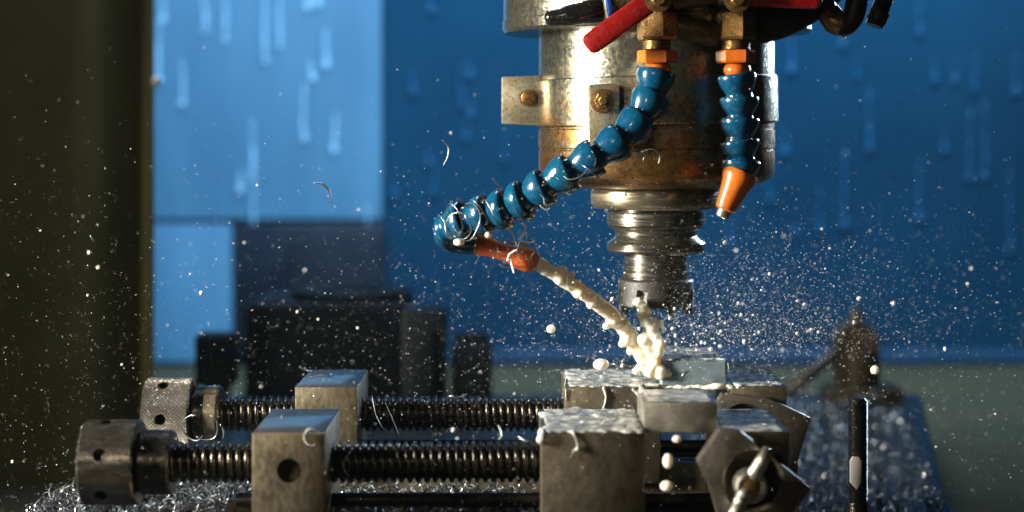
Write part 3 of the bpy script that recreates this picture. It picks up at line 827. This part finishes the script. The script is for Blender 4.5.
puddle(34, 91, 1096, 1172, 0.2, 'milky coolant layer on the farther centre jaw, under the stream', 110, (1.2, 3.0), 1,
       [([(641, 384, 1094), (645, 396, 1093.8), (643, 410, 1093.8)], 2.2), ([(603, 386, 1094.4), (606, 396, 1094.2), (604, 408, 1094.2)], 1.2), ([(566, 388, 1094.6), (566, 400, 1094.6)], 0.8), ([(632, 388, 1094.4), (640, 396, 1094.2)], 1.4)], M['film'], 0.8)
puddle(112, 145, 934, 1008, 0.2, 'clear wet coolant layer on the nearer end jaw', 46, (0.8, 1.8), 0, [], M['film'], 0.5)
puddle(137.5, 170, 1099, 1172, 0.2, 'wet coolant layer with chips on the farther end jaw', 60, (1.0, 2.6), 0, [], M['film'], 0.8)
puddle(72, 109, 948, 994, 13.2, 'clear wet film on top of the nearer metal block', 40, (0.7, 1.5), 0, [], M['film'], 0.4)
puddle(94, 134, 1109, 1168, 15.2, 'rippled coolant film on top of the polished block under the cutter', 70, (0.9, 2.2), 0, [([(728, 362, 1106.5), (729, 372, 1106.5)], 0.6)], M['film'], 0.7)
# white bead along the foot of the polished block
bm = N()
for i in range(34):
    x = 655+i*2.3
    ball(bm, V(x, 387+rnd.uniform(-1, 1), 1100), rnd.uniform(1.0, 1.9)*(1.6 if 706 < x < 722 else 1), 2, (1.6, 1.4, 0.7))
o = obj('coolant_bead', blob_mesh(bm, 0.6, 3, 0.3, 2.0), M['milk'], None, True)
tag(o, 'milky bead of coolant lining the foot of the polished block', 'coolant bead')

# countable large drops
drop_me = {}
def make_drop_mesh(key, sub):
    bm = N(); bmesh.ops.create_icosphere(bm, subdivisions=sub, radius=1)
    if key:
        for v in bm.verts:
            v.co *= 1+0.12*mnoise.noise(v.co*1.3+Vector((key*3.7, 0, 0)))
    me = bpy.data.meshes.new('drop'); bm.to_mesh(me); bm.free()
    me.polygons.foreach_set('use_smooth', [True]*len(me.polygons))
    me.materials.append(M['milk'] if key < 2 else M['spray'])
    return me
for k in range(4): drop_me[k] = make_drop_mesh(k, 3 if k < 2 else 2)
def drop(p, r, label, group, key=None, sc3=(1, 1, 1)):
    o = bpy.data.objects.new('coolant_droplet', drop_me[key if key is not None else rnd.choice((2, 3))])
    COL.objects.link(o); o.location = p; o.scale = tuple(r*MM*s for s in sc3)
    o.rotation_euler = (rnd.uniform(-.5, .5), rnd.uniform(-.5, .5), 0) if key is None else (0, 0, 0)
    return tag(o, label, 'droplet', group)
G0 = 'large milky drops'
drop(V(601, 364.5, 1110), 4.4, 'egg-shaped milky drop with a curled tail over the farther centre jaw', G0, 0, (1.15, 1, 0.85))
drop(V(551, 329, 1105), 2.7, 'round white drop in the air left of the coolant stream', G0, 1)
drop(V(668, 461, 924), 3.04, 'upper milky drop hanging in the gap under the nearer block', G0, 0, (0.9, 1, 1.3))
drop(V(667, 486, 924), 3.5, 'lower milky drop hanging in the gap under the nearer block', G0, 0, (1, 1, 0.8))
drop(V(677, 439, 924), 2.21, 'milky drop just below the nearer metal block', G0, 1, (1.1, 1, 0.85))
drop(V(875, 370, 1030), 2.6, 'large white drop in the air over the dark stud', G0, 1)
drop(V(459, 242, 1030), 2.6, 'milky drop hanging below the left end of the hose', G0, 0, (1.3, 1, 0.9))
drop(V(488, 235, 1025), 2.0, 'milky drop under the bend of the blue hose', G0, 0)
drop(V(156, 81, 1575), 4.4, 'bright out-of-focus bead beside the dark olive wall', G0, 2)
drop(V(625, 194, 1050), 1.3, 'small white drop on the edge of the nose ring', G0, 1)

# the 280 largest flying droplets, then the mist
def scatter():
    q = rnd.random()
    if q < 0.34:      # round the cut, thrown right and up
        x = 690+rnd.gauss(45, 85); y = 350-abs(rnd.gauss(0, 55))+rnd.gauss(0, 9)
        Y = 1110+rnd.gauss(0, 55)
    elif q < 0.66:
        x = rnd.gauss(690, 250); y = 335+rnd.gauss(0, 70); Y = rnd.uniform(960, 1380)
    else:
        x = rnd.uniform(-20, 1044); y = 512*rnd.random()**0.55; Y = rnd.uniform(900, 1400)
    return x, y, Y
big = []
for _ in range(60):      # the burst where the jet meets the cutter
    a = rnd.gauss(0, 1); x = 665+abs(rnd.gauss(30, 42)); y = 352-abs(rnd.gauss(8, 26))
    big.append((x, y, V(x, y, rnd.gauss(1108, 25)), 0.45+0.95*rnd.random()**2))
while len(big) < 295:
    x, y, Y = scatter()
    if not (0 < x < 1024 and 60 < y < 505) or (y < 190 and rnd.random() < 0.7): continue
    r = 0.38+1.0*rnd.random()**4
    if rnd.random() < 0.04: r += 0.4
    p = V(x, y, Y)
    big.append((x, y, p, r))
for x, y, p, r in big:
    if x < 440: lab, g = 'small white coolant droplet flying over the left screws and dark wall', 'spray droplets at left'
    elif x < 610: lab, g = 'small white coolant droplet in the air around the milky stream', 'spray droplets by the stream'
    elif x < 760: lab, g = 'small white coolant droplet thrown up around the cutter', 'spray droplets by the cutter'
    else: lab, g = 'small white coolant droplet flying in the air right of the vises', 'spray droplets at right'
    drop(p, r, lab, g, None, (1, 1, rnd.uniform(0.85, 1.25)))
def mist(n):
    vs, fs = [], []
    oc = [(1,0,0),(-1,0,0),(0,1,0),(0,-1,0),(0,0,1),(0,0,-1)]
    of = [(0,2,4),(2,1,4),(1,3,4),(3,0,4),(2,0,5),(1,2,5),(3,1,5),(0,3,5)]
    c = 0
    while c < n:
        x, y, Y = scatter()
        if y > 512 or y < -5 or rnd.random() > 0.18+0.82*min(1, max(0, (y-60)/170)): continue
        p = V(x, y, Y); r = (0.06+0.32*rnd.random()**4.5)*MM
        b0 = len(vs)
        for q in oc: vs.append((p.x+q[0]*r, p.y+q[1]*r, p.z+q[2]*r))
        for f in of: fs.append(tuple(b0+i for i in f))
        c += 1
    me = bpy.data.meshes.new('spray_mist'); me.from_pydata(vs, [], fs)
    me.polygons.foreach_set('use_smooth', [True]*len(me.polygons))
    me.materials.append(M['spray'])
    o = bpy.data.objects.new('spray_mist', me); COL.objects.link(o)
    tag(o, 'fine white coolant mist hanging all around the cutter', 'mist', None, 'stuff')
mist(34000)

# ------------------------------------------------------------------ chips
def curl_pts(c, r, turns, pitch, axis, n=18, a0=0.0):
    d, u, v = frame(axis)
    return [c+(u*math.cos(a0+2*PI*turns*i/n)+v*math.sin(a0+2*PI*turns*i/n))*r*MM*(1+0.04*math.sin(i*0.9))+d*pitch*MM*turns*(i/n-0.5) for i in range(n+1)]
def chip(pts, r=0.35):
    n = len(pts)
    bm = N(); tube(bm, pts, [r*(0.35+0.65*math.sin(PI*min(1, max(0.05, i/(n-1))))) for i in range(n)], 5)
    return bm
def add_chip(pts, label, group=None, r=0.35, mat='chip'):
    o = obj('metal_chip', chip(pts, r), M[mat], None, True)
    return tag(o, label, 'metal chip', group)
def cpx(pts, n=5): return spline([V(*p) for p in pts], n)
add_chip(cpx([(314, 183, 1060), (322, 184, 1060), (329, 191, 1060), (332, 203, 1060)]), 'thin dark curved chip flying before the bright window', None, 0.7)
add_chip(cpx([(442, 140, 1080), (448, 147, 1080), (448, 156, 1080), (443, 166, 1080)]), 'thin bright curved chip flying left of the spindle', None, 0.6)
add_chip(cpx([(492, 178, 1060), (498, 185, 1060), (505, 193, 1060)]), 'short straight bright chip flying above the blue hose', None, 0.45)
add_chip(cpx([(641, 152, 1054), (652, 149, 1052), (660, 155, 1053), (658, 165, 1054)]), 'larger curled chip stuck to the rusty spindle', None, 0.55)
add_chip(cpx([(643, 165, 1054), (644, 158, 1053), (650, 155, 1053)]), 'smaller curled chip stuck to the rusty spindle', None, 0.4)
add_chip(cpx([(577, 356, 1105), (590, 357, 1105), (596, 362, 1107)]), 'thin curled tail chip behind the egg-shaped drop', None, 0.6)
add_chip(cpx([(548, 372, 1100), (560, 370, 1098), (566, 378, 1096), (563, 392, 1094)]), 'hair-thin chip at the left edge of the farther centre jaw', None, 0.4)
add_chip(cpx([(616, 358, 1110), (628, 366, 1110), (641, 364, 1110)]), 'thin curved chip arching over the farther centre jaw', None, 0.5)
add_chip(cpx([(623, 372, 1110), (622, 362, 1108), (626, 357, 1108)]), 'small upright chip on the farther centre jaw', None, 0.5)
add_chip(cpx([(681, 382, 1103), (683, 375, 1101), (689, 371, 1101)]), 'small pale curved chip on the front of the polished block', None, 0.9)
add_chip(cpx([(446, 400, 1090), (450, 396, 1084), (458, 398, 1083), (467, 394, 1086)]), 'bright little bent chip lying on the farther screw', None, 0.8)
add_chip(cpx([(498, 425, 960), (502, 434, 958), (499, 440, 957)]), 'bright curved chip on the nearer screw by the centre jaw', None, 0.6)
add_chip(cpx([(518, 436, 960), (526, 441, 957), (532, 441, 956)]), 'pale flat chip at the right end of the nearer screw', None, 0.9)
add_chip(cpx([(385, 402, 1088), (393, 420, 1085), (400, 437, 1082)]), 'hair-thin chip hanging over the farther screw', None, 0.18)
add_chip(cpx([(372, 395, 1090), (376, 415, 1086), (384, 430, 1084)]), 'hair-thin chip beside the farther sliding jaw', None, 0.18)
add_chip(curl_pts(V(193, 428, 1090), 8, 0.75, 2, (0.5, 1, 0.2), 16, 0.5), 'large bright ring chip on the hub of the knurled collar', None, 0.5)
add_chip(curl_pts(V(205, 427, 1085), 8.5, 0.55, 2, (0.2, 1, 0.1), 16, 5.2), 'bright half-ring chip on the farther screw beside the hub', None, 0.55)
add_chip(cpx([(220, 424, 1085), (224, 432, 1084), (223, 440, 1084)]), 'short bright chip between the screws right of the hub', None, 0.8)
add_chip(curl_pts(V(305, 369, 1120), 4, 0.8, 2, (0.2, 0.3, 1), 14, 2), 'little ring chip on the farther sliding jaw', None, 0.6)
add_chip(cpx([(309, 377, 1120), (322, 375.5, 1120), (334, 378, 1122)]), 'thin chip lying flat on the farther sliding jaw', None, 0.5)
add_chip(curl_pts(V(312, 437, 928), 4.2, 0.85, 2, (0, 1, 0.1), 14, 1), 'wet ring chip on the front edge of the nearer sliding jaw', None, 0.6, 'film')
add_chip(cpx([(350, 452, 955), (343, 465, 950), (350, 479, 952)]), 'thin arc chip on the nearer screw beside the sliding jaw', None, 0.35)
add_chip(cpx([(90, 235, 1060), (94, 242, 1060)]), 'tiny bright chip flying before the dark olive wall', None, 0.6)
# tangle on the hose
tang = [((455, 218, 1024), 9, 0.9, (1, 0.6, 0.3)), ((450, 222, 1024), 10, 0.8, (1, 0.4, 0.1)), ((462, 216, 1022), 10, 0.7, (1, -0.5, 0.4)), ((468, 222, 1022), 11, 0.6, (0.8, 0.6, -0.3)),
        ((459, 226, 1020), 8, 1.1, (0.5, 1, 0.2)), ((478, 212, 1022), 9, 0.7, (1, 0.5, 0.6)), ((446, 226, 1026), 8, 0.8, (1, 0.2, 0.5)), ((488, 216, 1020), 10, 0.5, (1, 0.3, 0.3)),
        ((584, 158, 1010), 8, 0.7, (0.6, 1, 0.4)), ((574, 166, 1008), 8, 0.6, (0.4, 1, -0.3)), ((560, 184, 1010), 9, 0.7, (0.8, 0.4, 0.9)), ((545, 196, 1012), 8, 0.6, (1, 0.7, 0.2)),
        ((590, 172, 1012), 7, 0.8, (1, 0.2, 1)), ((535, 206, 1014), 8, 0.5, (1, 0.6, -0.2))]
for c, r, tn, ax in tang:
    lab = 'thin silvery chip looped round the left end of the blue hose' if c[0] < 500 else 'thin silvery chip snagged on the middle of the blue hose'
    add_chip(curl_pts(V(*c), r, tn, 4, ax, 18, rnd.uniform(0, 6)), lab, 'chips caught on the hose' if c[0] < 500 else 'chips caught mid hose', 0.42)
for i in range(22):
    c = V(rnd.uniform(480, 535), rnd.uniform(236, 262), 1058+rnd.uniform(-6, 6))
    add_chip(curl_pts(c, rnd.uniform(3, 8), rnd.uniform(0.4, 1.0), 4, (rnd.gauss(0, 1), rnd.gauss(0, 1), rnd.gauss(0, 1)), 14, rnd.uniform(0, 6)),
             'fine silvery chip in the tangle on the red nozzle', 'chips caught on the red nozzle', 0.3)
# frosted white sprig of chips over the nozzle
bm = N()
for pts in ([(515, 252), (520, 240), (528, 232)], [(518, 244), (512, 236), (508, 230)], [(520, 242), (528, 243), (536, 240)], [(516, 250), (510, 256), (506, 262)], [(521, 238), (524, 230), (522, 224)], [(512, 258), (513, 266), (514, 272)]):
    tube(bm, spline([V(x+rnd.uniform(-2, 2), y+rnd.uniform(-2, 2), 1048+rnd.uniform(-4, 4)) for x, y in pts], 5), rnd.uniform(0.45, 0.8), 8)
o = obj('coolant_clot', blob_mesh(bm, 0.45, 2, 0.3, 1.5), M['milk'], None, True)
tag(o, 'white branching clot of coolant and chips on the red nozzle', 'coolant clot')

# heaps of chips on the table: uncountable
def heap(name, label, n, where, rr, dark):
    vs, fs = [], []
    def add(pts, r):
        m = len(pts); b0 = len(vs)
        for i, p in enumerate(pts):
            t = (pts[min(i+1, m-1)]-pts[max(i-1, 0)]).normalized()
            _, u, v = frame(t)
            k = r*(0.4+0.6*math.sin(PI*i/(m-1)))*MM
            for a in (0, 2.09, 4.19):
                q = p+(u*math.cos(a)*2.2+v*math.sin(a)*0.8)*k
                vs.append(tuple(q))
        for i in range(m-1):
            for a in range(3):
                c = (a+1) % 3
                fs.append((b0+i*3+a, b0+i*3+c, b0+i*3+3+c, b0+i*3+3+a))
    for _ in range(n):
        p = where()
        add(curl_pts(p, rnd.uniform(*rr), rnd.uniform(0.35, 1.3), rnd.uniform(1, 5), (rnd.gauss(0, 1), rnd.gauss(0, 1), rnd.gauss(0, 1.3)), 10, rnd.uniform(0, 6.28)), rnd.uniform(0.25, 0.6))
    me = bpy.data.meshes.new(name); me.from_pydata(vs, [], fs)
    me.materials.append(M['chip'])
    o = bpy.data.objects.new(name, me); COL.objects.link(o)
    tag(o, label, 'metal chips', None, 'stuff')
def mound_z(x, y):
    e = min(1, max(0, (x+300)/22))
    return -108+e*(46+5*mnoise.noise(Vector((x*0.03, y*0.03, 0))))
def left_heap():
    x = rnd.uniform(-300, -90); y = rnd.uniform(1014, 1090) if rnd.random() < 0.65 else rnd.uniform(1090, 1190)
    z = mound_z(x, y)-(8 if y > 1090 else 0)
    return Vector((x, y, z+rnd.uniform(-8, 3)))*MM
def right_heap():
    y = 1190+560*rnd.random()**1.8 if rnd.random() < 0.85 else rnd.uniform(1010, 1092); x = rnd.uniform(150, 312+(y-1300)*0.15 if y > 1190 else 240)
    hz = 8*max(0, mnoise.noise(Vector((x*0.02, y*0.02, 5)))+0.5)
    return Vector((x, y, -108+rnd.random()*hz))*MM
def mid_heap():
    x = rnd.uniform(-95, 15); y = rnd.choice((rnd.uniform(934, 1006), rnd.uniform(1012, 1092)))
    return Vector((x, y, -50-(10 if y > 1010 else 0)+rnd.uniform(-3, 3)))*MM
heap('chip_heap', 'heap of silvery metal chips under the round collars at left', 2600, left_heap, (2.0, 7.0), True)
heap('chip_heap', 'loose glittering metal chips on the table at right', 1100, right_heap, (2.0, 7.5), False)
heap('chip_litter', 'scattered wet chips lying along the vise beds', 420, mid_heap, (2.0, 5.0), False)
# soaked body of the left heap
bm = N()
nx, ny = 36, 26
g = [[bm.verts.new(Vector((-300+225*i/nx, 1012+180*j/ny, mound_z(-300+225*i/nx, 1012+180*j/ny)-5-(8 if j > 11 else 0)))*MM) for j in range(ny+1)] for i in range(nx+1)]
for i in range(nx):
    for j in range(ny): bm.faces.new((g[i][j], g[i+1][j], g[i+1][j+1], g[i][j+1]))
low = [[bm.verts.new(Vector((v.co.x, v.co.y, -0.1095))) for v in row] for row in (g[0], g[-1])]
o = obj('swarf_sludge', bm, M['table'], None, True)
tag(o, 'wet dark sludge of fine chips beneath the left chip heap', 'sludge', None, 'stuff')
# fine strands and litter on the jaw tops
def jaw_strands(x0, x1, y0, y1, z, n, label, group):
    for _ in range(n):
        c = Vector((rnd.uniform(x0, x1), rnd.uniform(y0, y1), z))*MM
        add_chip(curl_pts(c, rnd.uniform(3, 8), rnd.uniform(0.3, 0.8), 1.5, (rnd.gauss(0, .35), rnd.gauss(0, .35), 1), 12, rnd.uniform(0, 6)), label, group, 0.3)
jaw_strands(20, 66, 938, 1000, 2.2, 16, 'hair-thin chip in the foam on the nearer centre jaw', 'chips on the nearer centre jaw')
jaw_strands(38, 88, 1102, 1166, 2.2, 14, 'hair-thin chip in the coolant on the farther centre jaw', 'chips on the farther centre jaw')
jaw_strands(138, 172, 1102, 1166, 3.0, 22, 'hair-thin chip tangled on the farther end jaw', 'chips on the farther end jaw')
jaw_strands(114, 144, 938, 1000, 1.8, 8, 'hair-thin chip lying on the nearer end jaw', 'chips on the nearer end jaw')
jaw_strands(94, 134, 1112, 1166, 17, 10, 'hair-thin chip on top of the polished block', 'chips on the polished block')


# ------------------------------------------------------------------ coolant haze in the closed machine
hm = bpy.data.materials.new('coolant_haze'); hm.use_nodes = True
ht = hm.node_tree; ht.nodes.remove(ht.nodes['Principled BSDF'])
pv = ht.nodes.new('ShaderNodeVolumePrincipled')
pv.inputs['Color'].default_value = (0.6, 0.85, 1.0, 1); pv.inputs['Density'].default_value = 0.004
ht.links.new(pv.outputs[0], ht.nodes['Material Output'].inputs['Volume'])
hz = obj('haze', box(N(), -1700, 1700, -700, 2700, -1200, 1400, 0), hm, None)
tag(hz, 'thin bright coolant haze filling the machine', 'haze', None, 'stuff')
